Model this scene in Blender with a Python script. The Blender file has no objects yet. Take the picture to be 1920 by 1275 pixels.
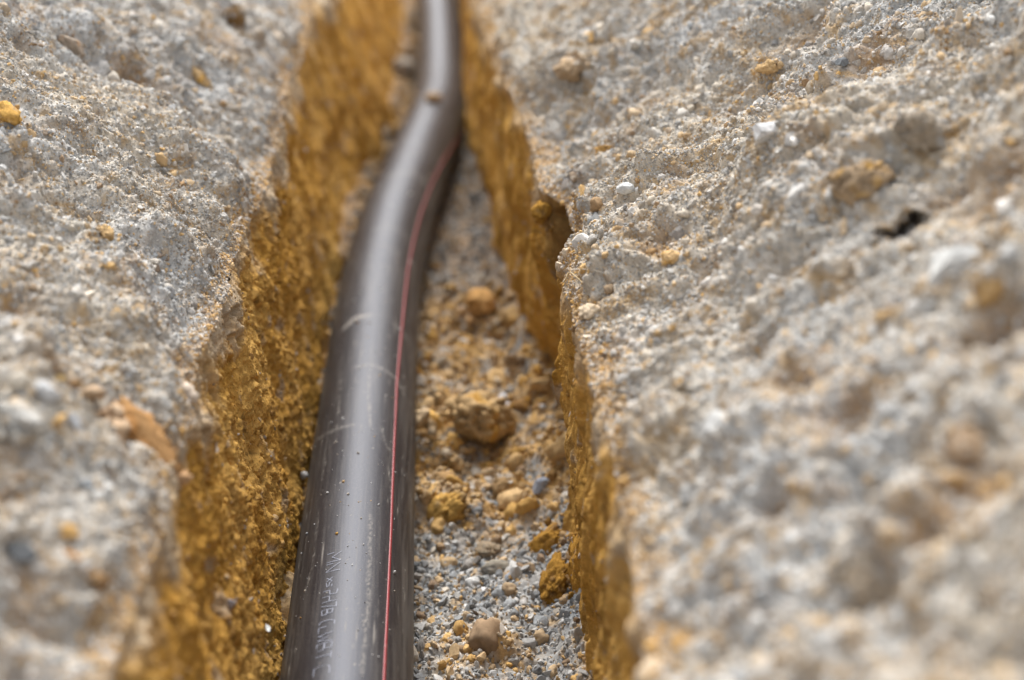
import bpy, math, random
import numpy as np
from mathutils import Vector
from mathutils.bvhtree import BVHTree

C = bpy.context.scene
R = math.radians
rng = np.random.default_rng(7)

# ------------------------------------------------------------------ camera
CAM = np.array([0.0, 0.0, 1.025])
TH, PSI, FPX = R(25.0), R(4.0), 2666.7
cd = bpy.data.cameras.new('camera'); cam = bpy.data.objects.new('camera', cd); C.collection.objects.link(cam)
cam.location = CAM; cam.rotation_euler = (math.pi/2 - TH, 0, -PSI)
cd.sensor_width = 36; cd.lens = 50; cd.clip_start = 0.02; cd.clip_end = 200
cd.dof.use_dof = True; cd.dof.focus_distance = 1.62; cd.dof.aperture_fstop = 1.95; cd.dof.aperture_blades = 9
C.camera = cam

# ------------------------------------------------------------------ light: bright overcast
SUN_EL, SUN_AZ = R(54), R(-6)          # azimuth from +Y (ahead), negative = to the left
w = bpy.data.worlds.new('World'); C.world = w; w.use_nodes = True
nt = w.node_tree; bg = nt.nodes['Background']
sky = nt.nodes.new('ShaderNodeTexSky'); sky.sky_type = 'NISHITA'; sky.sun_disc = False
sky.sun_elevation = SUN_EL; sky.sun_rotation = SUN_AZ
sky.dust_density = 4.0; sky.air_density = 1.0; sky.ozone_density = 1.0
hs = nt.nodes.new('ShaderNodeHueSaturation'); hs.inputs["Saturation"].default_value = 0.32   # cloud-white daylight
nt.links.new(sky.outputs[0], hs.inputs['Color']); nt.links.new(hs.outputs[0], bg.inputs[0])
bg.inputs[1].default_value = 0.145
sd = bpy.data.lights.new('sun', 'SUN'); sun = bpy.data.objects.new('sun', sd); C.collection.objects.link(sun)
sd.energy = 2.0; sd.angle = R(38); sd.color = (1.0, 0.992, 0.985)
d = Vector((math.sin(SUN_AZ)*math.cos(SUN_EL), math.cos(SUN_AZ)*math.cos(SUN_EL), math.sin(SUN_EL)))
sun.rotation_euler = d.to_track_quat('Z', 'Y').to_euler()
C.view_settings.view_transform = 'Standard'; C.view_settings.look = 'None'
C.view_settings.exposure = 1.14; C.view_settings.gamma = 1.0
C.cycles.max_bounces = 6; C.cycles.diffuse_bounces = 4; C.cycles.glossy_bounces = 2

# ------------------------------------------------------------------ noise on numpy arrays
def _h(ix, iy, seed):
    h = (ix.astype(np.int64)*374761393 + iy.astype(np.int64)*668265263 + seed*1274126177) & 0xFFFFFFFF
    h = ((h ^ (h >> 13))*1103515245) & 0xFFFFFFFF
    h = ((h ^ (h >> 15))*2246822519) & 0xFFFFFFFF
    return h ^ (h >> 16)

def hf(ix, iy, seed):
    return (_h(ix, iy, seed) & 0xFFFFFF).astype(np.float32)/16777216.0

def noise(x, y, seed=0):
    """gradient noise, about -1..1"""
    x = np.asarray(x, dtype=np.float64); y = np.asarray(y, dtype=np.float64)
    x, y = np.broadcast_arrays(x, y)
    ix = np.floor(x).astype(np.int64); iy = np.floor(y).astype(np.int64)
    fx = (x-ix).astype(np.float32); fy = (y-iy).astype(np.float32)
    u = fx*fx*fx*(fx*(fx*6-15)+10); v = fy*fy*fy*(fy*(fy*6-15)+10)
    def g(dx, dy):
        a = hf(ix+dx, iy+dy, seed)*6.2831853
        return np.cos(a)*(fx-dx) + np.sin(a)*(fy-dy)
    a = g(0, 0); b = g(1, 0); c = g(0, 1); e = g(1, 1)
    return (a + (b-a)*u + (c-a)*v + (a-b-c+e)*u*v)*1.5

def fbm(x, y, o=4, seed=0, gain=0.5):
    r, a, f = 0.0, 1.0, 1.0
    for k in range(o):
        r = r + a*noise(x*f + 13.7*k, y*f - 7.1*k, seed+k*17); a *= gain; f *= 2.03
    return r

def worley(x, y, seed=0):
    """F1 distance, F2-F1 and a random number of the nearest cell"""
    x, y = np.broadcast_arrays(np.asarray(x, float), np.asarray(y, float))
    ix = np.floor(x).astype(np.int64); iy = np.floor(y).astype(np.int64)
    b1 = np.full(x.shape, 9.0, np.float32); b2 = b1.copy(); rid = np.zeros(x.shape, np.float32)
    for dx in (-1, 0, 1):
        for dy in (-1, 0, 1):
            cx, cy = ix+dx, iy+dy
            h = _h(cx, cy, seed)
            px = (h & 0xFFFF).astype(np.float32)/65536.0; py = ((h >> 16) & 0xFFFF).astype(np.float32)/65536.0
            dd = np.hypot((cx+px-x), (cy+py-y)).astype(np.float32)
            near = dd < b1
            b2 = np.where(near, b1, np.minimum(b2, dd)); rid = np.where(near, ((h*7919) & 0xFFFF).astype(np.float32)/65536.0, rid)
            b1 = np.where(near, dd, b1)
    return b1, b2-b1, rid

def rubble(x, y, seed=0):
    """broken ground: blocks of different heights with tilted tops, about 0..1"""
    wx = x + 0.35*noise(x*1.7, y*1.7, seed+5); wy = y + 0.35*noise(x*1.7+9, y*1.7, seed+6)
    f1, e, rid = worley(wx, wy, seed)
    return rid*0.6 + 0.4*np.clip(1-f1*f1*1.4, 0, 1) - 0.35*np.exp(-e*9)

def sstep(a, b, x):
    t = np.clip((x-a)/(b-a), 0, 1); return t*t*(3-2*t)

def lerp3(a, b, t): return a + (b-a)*t[..., None]

# ------------------------------------------------------------------ helpers
def link(o, parent=None):
    C.collection.objects.link(o)
    if parent is not None: o.parent = parent
    return o

def tag(o, label=None, cat=None, group=None, kind=None):
    if label: o['label'] = label
    if cat: o['category'] = cat
    if group: o['group'] = group
    if kind: o['kind'] = kind
    return o

def mesh_np(name, V, F, mat, parent=None, smooth=True, col=None, extra=None):
    me = bpy.data.meshes.new(name)
    V = np.asarray(V, np.float32).reshape(-1, 3); F = np.asarray(F, np.int32)
    n = F.shape[1]
    me.vertices.add(len(V)); me.vertices.foreach_set('co', V.ravel())
    me.loops.add(F.size); me.loops.foreach_set('vertex_index', F.ravel())
    me.polygons.add(len(F)); me.polygons.foreach_set('loop_start', np.arange(0, F.size, n, dtype=np.int32))
    me.update(calc_edges=True)
    me.polygons.foreach_set('use_smooth', np.full(len(F), smooth, bool))
    if col is not None:
        a = me.color_attributes.new('col', 'FLOAT_COLOR', 'POINT')
        c4 = np.ones((len(V), 4), np.float32); c4[:, :3] = col.reshape(-1, 3); a.data.foreach_set('color', c4.ravel())
    for k, v in (extra or {}).items():
        a = me.attributes.new(k, 'FLOAT', 'POINT'); a.data.foreach_set('value', np.asarray(v, np.float32).ravel())
    me.materials.append(mat)
    return link(bpy.data.objects.new(name, me), parent)

def grid_faces(nr, nc, flip=False):
    i = np.arange(nr*nc).reshape(nr, nc)
    f = np.stack([i[:-1, :-1], i[1:, :-1], i[1:, 1:], i[:-1, 1:]], -1).reshape(-1, 4)
    return f[:, ::-1] if flip else f

# ------------------------------------------------------------------ materials
def newmat(name):
    m = bpy.data.materials.new(name); m.use_nodes = True
    return m, m.node_tree, m.node_tree.nodes['Principled BSDF']

def earth_mat(name, attr='col', inst=False, scale=420, bump=0.0006, rough=0.95, var=0.35, coarse=70):
    m, t, p = newmat(name); N = t.nodes; L = t.links
    at = N.new('ShaderNodeAttribute'); at.attribute_name = attr
    if inst: at.attribute_type = 'INSTANCER'
    tc = N.new('ShaderNodeTexCoord')
    n1 = N.new('ShaderNodeTexNoise'); n1.inputs['Scale'].default_value = scale; n1.inputs['Detail'].default_value = 4; n1.inputs['Roughness'].default_value = 0.65
    n2 = N.new('ShaderNodeTexNoise'); n2.inputs['Scale'].default_value = coarse; n2.inputs['Detail'].default_value = 3
    L.new(tc.outputs['Object'], n1.inputs['Vector']); L.new(tc.outputs['Object'], n2.inputs['Vector'])
    ad = N.new('ShaderNodeMath'); ad.operation = 'ADD'; L.new(n1.outputs[0], ad.inputs[0]); L.new(n2.outputs[0], ad.inputs[1])
    mr = N.new('ShaderNodeMapRange'); mr.inputs['From Min'].default_value = 0.6; mr.inputs['From Max'].default_value = 1.4
    mr.inputs['To Min'].default_value = 1-var; mr.inputs['To Max'].default_value = 1+var
    L.new(ad.outputs[0], mr.inputs['Value'])
    mx = N.new('ShaderNodeVectorMath'); mx.operation = 'SCALE'
    L.new(at.outputs['Color'], mx.inputs[0]); L.new(mr.outputs[0], mx.inputs['Scale'])
    L.new(mx.outputs[0], p.inputs['Base Color'])
    b = N.new('ShaderNodeBump'); b.inputs['Distance'].default_value = bump; b.inputs['Strength'].default_value = 1.0
    L.new(n1.outputs[0], b.inputs['Height']); L.new(b.outputs[0], p.inputs['Normal'])
    p.inputs['Roughness'].default_value = rough; p.inputs['Specular IOR Level'].default_value = 0.04
    return m

M_BANK = earth_mat('grey rubble soil', bump=0.0015, var=.42)
M_CLAY = earth_mat('ochre clay', scale=520, bump=0.0015, var=0.34, coarse=90)
M_FLOOR = earth_mat('trench bottom soil', scale=380, bump=0.0008)
M_STONE = earth_mat('gravel stone', 'tint', True, scale=3.5, bump=0.0005, rough=0.85, var=0.28, coarse=1.2)
M_CRUMB = earth_mat('clay crumb', 'tint', True, scale=4.0, bump=0.0004, rough=1.0, var=0.18, coarse=1.5)
M_ROCK = earth_mat('single stone', scale=300, bump=0.0006, rough=0.85, var=0.25, coarse=60)
M_CLOD = earth_mat('single clod', scale=420, bump=0.0012, rough=0.97, var=0.32, coarse=80)

GREY = np.array([0.445, 0.437, 0.415]); WARM = np.array([0.47, 0.415, 0.335]); BLUE = np.array([0.21, 0.22, 0.225])
WHITE = np.array([0.57, 0.565, 0.545]); OCHRE = np.array([0.46, 0.245, 0.050]); OCHRE2 = np.array([0.55, 0.325, 0.092])
BROWN = np.array([0.20, 0.115, 0.045]); SAND = np.array([0.50, 0.34, 0.17])

# ------------------------------------------------------------------ the trench: curves along Y
G = 0.405
def curve(ys, vs):
    ys, vs = np.array(ys, float), np.array(vs, float)
    def f(y):
        y = np.asarray(y, float)
        i = np.clip(np.searchsorted(ys, y)-1, 0, len(ys)-2)
        t = np.clip((y-ys[i])/(ys[i+1]-ys[i]), 0, 1)
        p0, p1, p2, p3 = vs[np.maximum(i-1, 0)], vs[i], vs[i+1], vs[np.minimum(i+2, len(vs)-1)]
        return p1 + 0.5*t*(p2-p0 + t*(2*p0-5*p1+4*p2-p3 + t*(3*(p1-p2)+p3-p0)))
    return f
rimR0 = curve([-1, .5, .78, 1.0, 1.2, 1.5, 1.8, 2.1, 2.45, 3.06, 4, 5, 9], [.16, .165, .168, .180, .182, .181, .182, .186, .166, .150, .175, .19, .2])
baseR0 = curve([-1, .5, 1.3, 1.5, 1.75, 2.2, 2.5, 2.85, 3.4, 4, 5, 9], [.20, .205, .208, .215, .215, .200, .190, .178, .160, .185, .21, .22])
rimL0 = curve([-1, .5, .78, 1.0, 1.15, 1.3, 1.45, 1.6, 1.8, 2.1, 2.35, 2.6, 3.06, 4, 5, 9],
             [-.21, -.205, -.200, -.190, -.188, -.203, -.193, -.197, -.183, -.182, -.188, -.176, -.188, -.18, -.17, -.16])
baseL0 = curve([-1, .5, 1.2, 2.3, 2.85, 3.3, 4.0, 5.2, 9], [-.122, -.122, -.122, -.108, -.086, -.045, .005, .025, .03])
floorZ = curve([-1, 2.6, 3.2, 3.8, 5, 9], [0, 0, -.02, -.06, -.06, -.05])
PR = 0.07
pipeX0 = curve([-6, -1, .8, 1.25, 1.7, 2.24, 2.58, 2.95, 3.25, 3.6, 3.95, 4.7, 6, 9, 14], [-.06, -.06, -.060, -.058, -.052, -.040, -.014, .029, .064, .097, .110, .121, .10, .05, .05])
def rimR(y): return rimR0(y) - .020
def rimL(y): return rimL0(y) - .020
def baseR(y): return baseR0(y) - .033
def baseL(y): return baseL0(y) - .033
def pipeX(y): return pipeX0(y) - .031
def pipeZ(y): return floorZ(y) + PR - 0.006

def yaxis():
    ys = [-28.0]
    while ys[-1] < 42:
        y = ys[-1]
        if y < -1: s = max(0.03, -y*0.12)
        elif y < 0.3: s = 0.02
        elif y < 0.6: s = 0.006
        elif y < 1.0: s = 0.0035
        elif y < 2.2: s = 0.0019
        else: s = 0.0024*(1+1.3*(y-2.2))*(1 if y < 6 else 1+(y-6)*1.5)
        ys.append(y+s)
    return np.array(ys)
Y = yaxis()

def taxis():
    ts = [0.0]
    while ts[-1] < 40:
        t = ts[-1]; ts.append(t + (0.0021 if t < 0.5 else 0.0021+(t-0.5)*0.05 if t < 1.2 else 0.04+(t-1.2)*0.2))
    return np.array(ts)
T = taxis()

def rim(side):
    s = 1 if side > 0 else 2
    x = (rimR if side > 0 else rimL)(Y)
    out = np.abs(0.007*noise(Y*9, 0*Y, 31*s)) + 0.004*noise(Y*31, 0*Y, 32*s) + 0.003*noise(Y*90, 0*Y, 33*s) + 0.0016*noise(Y*260, 0*Y, 34*s)
    z = G + 0.006*noise(Y*6, 0*Y+3, 35*s) + 0.004*noise(Y*28, 0*Y+3, 36*s) + 0.002*noise(Y*110, 0*Y+3, 37*s)
    if side > 0:
        # the cave-in, where the lip has broken away
        nick = sstep(1.540, 1.556, Y)*(1-sstep(1.72, 1.80, Y))
        out = out + 0.030*nick
    else:
        nick = sstep(1.02, 1.05, Y)*(1-sstep(1.10, 1.16, Y)); out = out + 0.012*nick
        z = z + 0.0*nick
    return x + side*out, z

def bank(side):
    x0, z0 = rim(side)
    s = 100 if side > 0 else 200
    YY, TT = np.meshgrid(Y, T, indexing='ij')
    slope = (0.80 if side > 0 else 0.68) + 0.10*noise(YY*0.8, YY*0, s)
    h = slope*TT
    H, k = 0.46, 0.05
    zz = -k*np.log(np.exp(-h/k) + np.exp(-H/k)) - (-k*np.log(1+np.exp(-H/k)))
    zz = zz - 0.05*np.clip(TT-1.2, 0, 6)
    a = math.atan(0.74)
    rampin = sstep(0.0, 0.03, TT)
    q = TT*1.0
    big = 0.034*fbm(YY*2.3, q*3.1, 3, s+1) + 0.024*fbm(YY*7, q*7, 4, s+2, .55)
    # lumps and little slides running down the slope
    slide = 0.010*noise(YY*26 + q*6*(1 if side > 0 else -1), q*7, s+3)
    patch = sstep(-0.25, 0.45, fbm(YY*4.5, q*5.5, 3, s+4))
    lump = (0.019 if side > 0 else 0.010)*patch*(rubble(YY*20, q*22, s+5)-0.35)
    mid = (0.30+0.7*patch)*(0.0085 if side > 0 else 0.006)*(rubble(YY*55, q*60, s+6)-0.35)
    fine = 0.0034*(rubble(YY*150, q*160, s+7)-0.4) + 0.0035*fbm(YY*75, q*80, 4, s+8, 0.6)
    clot = (0.009 if side > 0 else .005)*sstep(-.1, .5, fbm(YY*8+4, q*9, 3, s+30))*(rubble(YY*34, q*36, s+31)-.3)
    disp = rampin*(big + slide + lump + clot) + sstep(0, 0.012, TT)*(mid + fine)
    # named hollows and humps: (image point unprojected on to the bank) y, t, radius, depth
    X = x0[:, None] + side*TT - side*math.sin(a)*disp*1.0
    Z = z0[:, None] + zz + math.cos(a)*disp
    # colours
    g = lerp3(GREY, WARM, sstep(-0.5, 0.7, fbm(YY*3.3, q*4, 3, s+10) + (0.25 if side > 0 else -0.1)))
    cav = disp - big*rampin
    g = lerp3(g, BROWN*1.2, 0.55*sstep(0.15, 0.9, fbm(YY*16, q*18, 4, s+11, 0.6)))
    g = lerp3(g, SAND*.85, 0.8*sstep(0.25, 0.8, fbm(YY*38, q*40, 3, s+12)))
    g = lerp3(g, SAND*.7, (.75 if side > 0 else .35)*sstep(0.12, 0.7, fbm(YY*17+7, q*19, 4, s+16, .6)))
    g = lerp3(g, WHITE, 0.5*sstep(0.3, 0.9, fbm(YY*90+3, q*90, 2, s+13)))
    g = lerp3(g, BLUE, 0.5*sstep(0.35, 0.9, fbm(YY*60+3, q*64, 3, s+14)))
    edge = (1-sstep(0.0, 0.022, TT + 0.016*fbm(YY*30, q*30, 3, s+15)))
    g = lerp3(g, OCHRE*1.05, 0.6*edge)
    return np.stack([X, YY, Z], -1), g

def hollow(YY, V):
    """how far the right wall has fallen away behind the standing slab"""
    far = 1.80 + 0.42*V + 0.05*noise(V*5, V*0, 77)
    near = 1.535 - 0.0*V + 0.006*noise(V*14, V*0, 78)
    return sstep(near-0.002, near+0.012, YY)*(1-sstep(far-0.30, far, YY))

def wall(side):
    x0, z0 = rim(side)
    s = 300 if side > 0 else 400
    nv = 270
    V1 = np.linspace(0, 1, nv)
    YY, V = np.meshgrid(Y, V1, indexing='ij')
    bx = (baseR if side > 0 else baseL)(YY)
    fz = floorZ(YY) - 0.02
    q = V*0.42
    X = x0[:, None] + (bx-x0[:, None])*V
    Z = z0[:, None] + (fz-z0[:, None])*V
    wy = YY + (0.05*(q-0.2)*(0.5) if side > 0 else -0.10*(q-0.2)*sstep(2.2, 3., YY)) + 0.006*noise(YY*6, q*5, s+1)
    far_ = sstep(1.7, 2.6, YY)
    st = 0.006*noise(wy*16, q*1.6, s+2) + 0.0042*noise(wy*48, q*2.2, s+3)*(1-.5*far_) + 0.0024*noise(wy*130, q*4, s+4)*(1-.9*far_) + 0.0013*noise(wy*300, q*9, s+12)*(1-far_)
    amt = (1.15 if side > 0 else 0.40) + 0.35*noise(YY*3, q*4, s+5)
    lump = 0.012*fbm(YY*9, q*9, 3, s+6)
    pits = -0.014*sstep(0.36, 0.66, fbm(YY*75, q*62, 2, s+8))*(0.4+0.6*sstep(-.2, .4, noise(YY*7, q*7, s+9))) - 0.010*sstep(0.55, 0.8, noise(YY*26, q*24, s+10))
    pits = pits - 0.006*sstep(.45, .8, noise(YY*190, q*150, s+15))
    gr = 0.0014*(rubble(YY*230, q*200, s+11)-0.4)
    k_ = (1-.9*far_)*(1 if side < 0 else .55)
    lumpf = (0.0035 if side < 0 else 0.0022)*fbm(YY*60, q*(60 if side < 0 else 30), 4, s+7, 0.65)
    lump = lump + lumpf*k_; pits = pits*k_*(1 if side < 0 else .9); gr = gr*k_
    streak = 0.0065*noise(wy*11, q*1.1, s+40)*(.4+far_)
    disp = st*amt*(1-.3*far_) + streak + lump + pits + gr
    h = np.zeros_like(YY)
    if side > 0:
        h = hollow(YY, V)
        disp = disp - 0.15*sstep(1.540, 1.550, YY)*(1-sstep(1.715+.02*noise(V*9, V*0, 79), 1.745+.02*noise(V*9, V*0, 79), YY))*(1-sstep(.34, .60, V))*(1+.3*fbm(YY*25, q*25, 3, s+14))
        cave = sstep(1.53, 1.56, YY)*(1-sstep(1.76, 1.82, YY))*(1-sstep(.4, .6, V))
        disp = disp - h*(0.036 + 0.020*sstep(0, .5, V) + 0.014*fbm(YY*14, q*14, 4, s+13, .6))
    else:
        # steps where the bucket bit, seen far along the left wall
        disp = disp + 0.022*(sstep(3.05, 3.10, YY)-sstep(3.6, 3.7, YY)) - 0.02*(sstep(2.45, 2.5, YY)-sstep(2.8, 3.0, YY))
    disp = disp*sstep(0, 0.045, V+0.004)
    X = X - side*disp
    c = lerp3(OCHRE, OCHRE2, sstep(-0.6, 0.7, fbm(YY*8, q*5, 4, s+20)))
    c = lerp3(c, BROWN, 0.45*sstep(0.15, 0.9, fbm(YY*30, q*26, 4, s+21, 0.65))*(1-.6*far_))
    c = lerp3(c, OCHRE*.62, .65*sstep(.1, .8, fbm(wy*(14 if side > 0 else 9), q*2.2, 3, s+41)))
    c = lerp3(c, GREY*0.7, 0.45*sstep(0.45, 0.9, fbm(YY*22, q*20, 3, s+22)))
    c = lerp3(c, BROWN*.45, .75*sstep(.38, .75, noise(YY*120, q*105, s+42))*sstep(-.3, .4, noise(YY*9, q*9, s+43))*(1-far_))      # dark specks
    if side > 0:
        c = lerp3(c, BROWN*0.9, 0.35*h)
        c = lerp3(c, BROWN*.8, .85*cave)  # brown clay, darkened to paint in the shade inside the cave-in
    dust = (1-sstep(0.0, 0.15, V + 0.10*fbm(YY*14, q*12, 4, s+23, .6)))
    c = lerp3(c, WARM*0.85, 0.75*dust*(1 if side < 0 else 0.7*(1-cave)))
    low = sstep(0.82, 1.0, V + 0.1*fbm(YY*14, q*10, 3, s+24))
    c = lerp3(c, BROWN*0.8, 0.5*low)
    return np.stack([X, YY, Z], -1), c

def floor():
    s = 500
    nu = 170
    U1 = np.linspace(0, 1, nu)
    YY, U = np.meshgrid(Y, U1, indexing='ij')
    xl = baseL(YY)-0.05; xr = baseR(YY)+0.07
    X = xl + (xr-xl)*U
    clay = claymask(X, YY)
    Z = floorZ(YY) + 0.012*fbm(YY*5, X*6, 3, s) + 0.010*(rubble(YY*22, X*24, s+1)-0.4)*(0.3+clay) + 0.006*(rubble(YY*60, X*64, s+2)-0.4) + 0.0025*fbm(YY*110, X*110, 3, s+3, .6)
    Z = Z + 0.025*clay*sstep(-.3, .6, fbm(YY*11, X*13, 2, s+9))
    Z = Z + 0.035*sstep(0.045, 0.0, np.minimum(X-baseL(YY), baseR(YY)-X))          # crumbs slumped against the walls
    dp = np.abs(X-pipeX(YY))
    Z = Z - 0.02*np.exp(-(dp/0.05)**2)                                              # the pipe's bed
    c = lerp3(GREY*0.72, BLUE*1.0, sstep(-.5, .6, fbm(YY*14, X*14, 3, s+4)))
    c = lerp3(c, SAND*0.8, 0.7*sstep(0.1, .8, fbm(YY*45, X*45, 3, s+5)))
    c = lerp3(c, SAND*.45+OCHRE2*.45, np.clip(clay*1.0, 0, 1)*sstep(-.6, .3, fbm(YY*20, X*22, 3, s+6)))
    brown_shade = sstep(1.9, 2.6, YY)                                                      # browner soil farther along, with trench shade painted into it
    c = lerp3(c, BROWN*1.3+.03, .55*brown_shade)
    return np.stack([X, YY, Z], -1), c

def claymask(X, YY):
    m = sstep(1.50, 1.68, YY)*(1-sstep(2.25, 2.5, YY))
    m = np.maximum(m, np.exp(-(((YY-1.33)/0.05)**2 + ((X-0.055)/0.045)**2)))         # the crumbled clod
    m = np.maximum(m, 0.9*np.exp(-(((YY-1.2)/0.13)**2 + ((X-0.185)/0.035)**2)))
    m = np.maximum(m, 0.7*sstep(0.06, 0.0, X-baseL(YY)))
    m = np.maximum(m, 0.75*sstep(2.4, 2.7, YY)*(X < pipeX(YY)))
    return np.clip(m + 0.25*fbm(YY*16, X*18, 3, 901)*(0.3+m), 0, 1)

# ------------------------------------------------------------------ image point -> world ray (used to find where the stones of the photograph lie)
FW = np.array([math.sin(PSI)*math.cos(TH), math.cos(PSI)*math.cos(TH), -math.sin(TH)])
RT = np.array([math.cos(PSI), -math.sin(PSI), 0.0]); UP = np.cross(RT, FW)
def ray(u, v): return FW + (u-960)/FPX*RT - (v-637.5)/FPX*UP

HOLPX = {1: [(1680, 400, .036, -.028), (1686, 410, .020, -.101), (1590, 290, .030, -.045), (1770, 330, .030, -.05), (1570, 760, .026, -.05), (1480, 700, .020, -.045), (1810, 860, .030, -.055), (1870, 590, .032, -.05), (1640, 1090, .022, -.045), (1230, 440, .030, -.035), (1330, 500, .022, -.04), (1500, 60, .040, -.04), (1420, 640, .018, -.04), (1720, 980, .020, -.045), (1440, 930, .016, -.04), (1900, 250, .030, -.045), (1560, 520, .022, .03), (1880, 720, .035, .035), (1700, 800, .03, .03), (1640, 450, .013, -.101), (1640, 320, .040, .040), (1720, 260, .05, .04), (1850, 330, .035, -.04), (1180, 480, .03, .02), (1230, 560, .03, -.02), (1250, 640, .03, .02),
             (1080, 120, .05, .03), (1000, 60, .05, -.03), (1500, 180, .04, -.025), (1420, 300, .05, .03), (1560, 740, .03, -.035), (1500, 660, .035, .025), (1660, 1000, .04, .03), (1800, 880, .03, -.035),
             (1900, 560, .04, .04), (1850, 640, .03, -.04), (1620, 80, .04, -.035), (1780, 120, .06, .03), (1330, 420, .03, -.015), (1280, 90, .05, .02), (1640, 1160, .03, -.03)],
         -1: [(120, 690, .030, -.045), (60, 640, .05, .03), (30, 770, .045, .03), (150, 760, .03, -.02), (190, 420, .02, -.02), (200, 350, .05, .02), (330, 850, .02, -.015),
              (60, 1050, .03, -.035), (170, 960, .03, .02), (240, 920, .015, -.02), (420, 60, .05, -.04), (290, 320, .02, -.018), (130, 60, .05, .03), (40, 560, .03, -.04), (20, 900, .03, -.045), (260, 150, .04, -.035), (90, 1130, .025, -.045), (60, 300, .04, -.02), (400, 400, .04, .015), (150, 1180, .03, -.02), (430, 520, .02, -.01)]}
sheets = {}
def tree(P):
    rows = np.where((Y > 0.2) & (Y < 8))[0][::3]; cols = np.arange(0, P.shape[1], 3)[:260]
    S = P[np.ix_(rows, cols)]
    return BVHTree.FromPolygons(S.reshape(-1, 3).tolist(), grid_faces(*S.shape[:2]).tolist())
def sheet(name, pc, mat, flip):
    P, c = pc
    if name.startswith('terrain'):
        side = 1 if 'right' in name else -1
        b = tree(P); N = np.array([-side*.6, 0, .8])
        for (u, v, hr, hd) in HOLPX[side]:
            h, _, _, _ = b.ray_cast(Vector(CAM), Vector(ray(u, v)).normalized())
            if h is None: continue
            rr = np.linalg.norm(P-np.array(h), axis=-1)
            m = rr < hr*2.5
            q_ = rr[m]/hr*(1+.28*noise(P[..., 1][m]*40, P[..., 2][m]*50, 950))
            k = np.exp(-q_**2*1.4) if hd > -.06 else np.exp(-q_**4)
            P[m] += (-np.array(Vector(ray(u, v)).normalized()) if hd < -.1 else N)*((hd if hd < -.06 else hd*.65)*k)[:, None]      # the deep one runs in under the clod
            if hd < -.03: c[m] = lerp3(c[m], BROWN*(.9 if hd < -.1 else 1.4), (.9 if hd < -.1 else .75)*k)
    o = mesh_np(name, P, grid_faces(P.shape[0], P.shape[1], flip), mat, col=c)
    tag(o, kind='structure')
    sheets[name] = (P, c, tree(P))
    return o
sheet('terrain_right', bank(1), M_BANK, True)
sheet('terrain_left', bank(-1), M_BANK, False)
sheet('trench_wall_right', wall(1), M_CLAY, False)
sheet('trench_wall_left', wall(-1), M_CLAY, True)
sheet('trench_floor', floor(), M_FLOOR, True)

def hit(u, v, which=None):
    best = None
    r = Vector(ray(u, v)).normalized()
    for n, (_, _, b) in sheets.items():
        if which and n != which: continue
        p, nn, _, dist = b.ray_cast(Vector(CAM), r)
        if p is not None and (best is None or dist < best[2]):
            if nn.dot(r) > 0: nn = -nn
            best = (p, nn, dist)
    return best

# ------------------------------------------------------------------ stones
_ico = {}
def ico(sub):
    if sub not in _ico:
        import bmesh
        bm = bmesh.new(); bmesh.ops.create_icosphere(bm, subdivisions=sub, radius=1.0)
        bm.verts.ensure_lookup_table()
        _ico[sub] = (np.array([v.co[:] for v in bm.verts]), np.array([[v.index for v in f.verts] for f in bm.faces])); bm.free()
    return _ico[sub]

def n3(P, f, seed):
    return (noise(P[:, 0]*f + P[:, 2]*f*0.37, P[:, 1]*f - P[:, 2]*f*0.61, seed) + noise(P[:, 1]*f + 5 + P[:, 0]*f*.31, P[:, 2]*f - P[:, 0]*f*0.43, seed+1)
            + noise(P[:, 2]*f + 9, P[:, 0]*f + P[:, 1]*f*.53, seed+2))*0.6

def cells(P, f, seed):
    """blocky cell noise in space, about -.5..5"""
    Q = P*f + 0.25*np.stack([n3(P, f*.9, seed+20), n3(P, f*.9, seed+21), n3(P, f*.9, seed+22)], 1)
    I = np.floor(Q).astype(np.int64); b1 = np.full(len(Q), 9.0); b2 = b1.copy(); rid = np.zeros(len(Q))
    for a in (-1, 0, 1):
        for b in (-1, 0, 1):
            for c in (-1, 0, 1):
                K = I + (a, b, c); h = _h(K[:, 0]*7919+K[:, 2]*104729, K[:, 1]+K[:, 2]*31, seed)
                o = np.stack([(h & 1023)/1024., ((h >> 10) & 1023)/1024., ((h >> 20) & 1023)/1024.], 1)
                dd = np.linalg.norm(K+o-Q, axis=1); near = dd < b1
                b2 = np.where(near, b1, np.minimum(b2, dd)); rid = np.where(near, ((h*40503) & 1023)/1023., rid); b1 = np.where(near, dd, b1)
    return rid*.6 + .5*(1-b1) - .35*np.exp(-(b2-b1)*9) - .45

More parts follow.
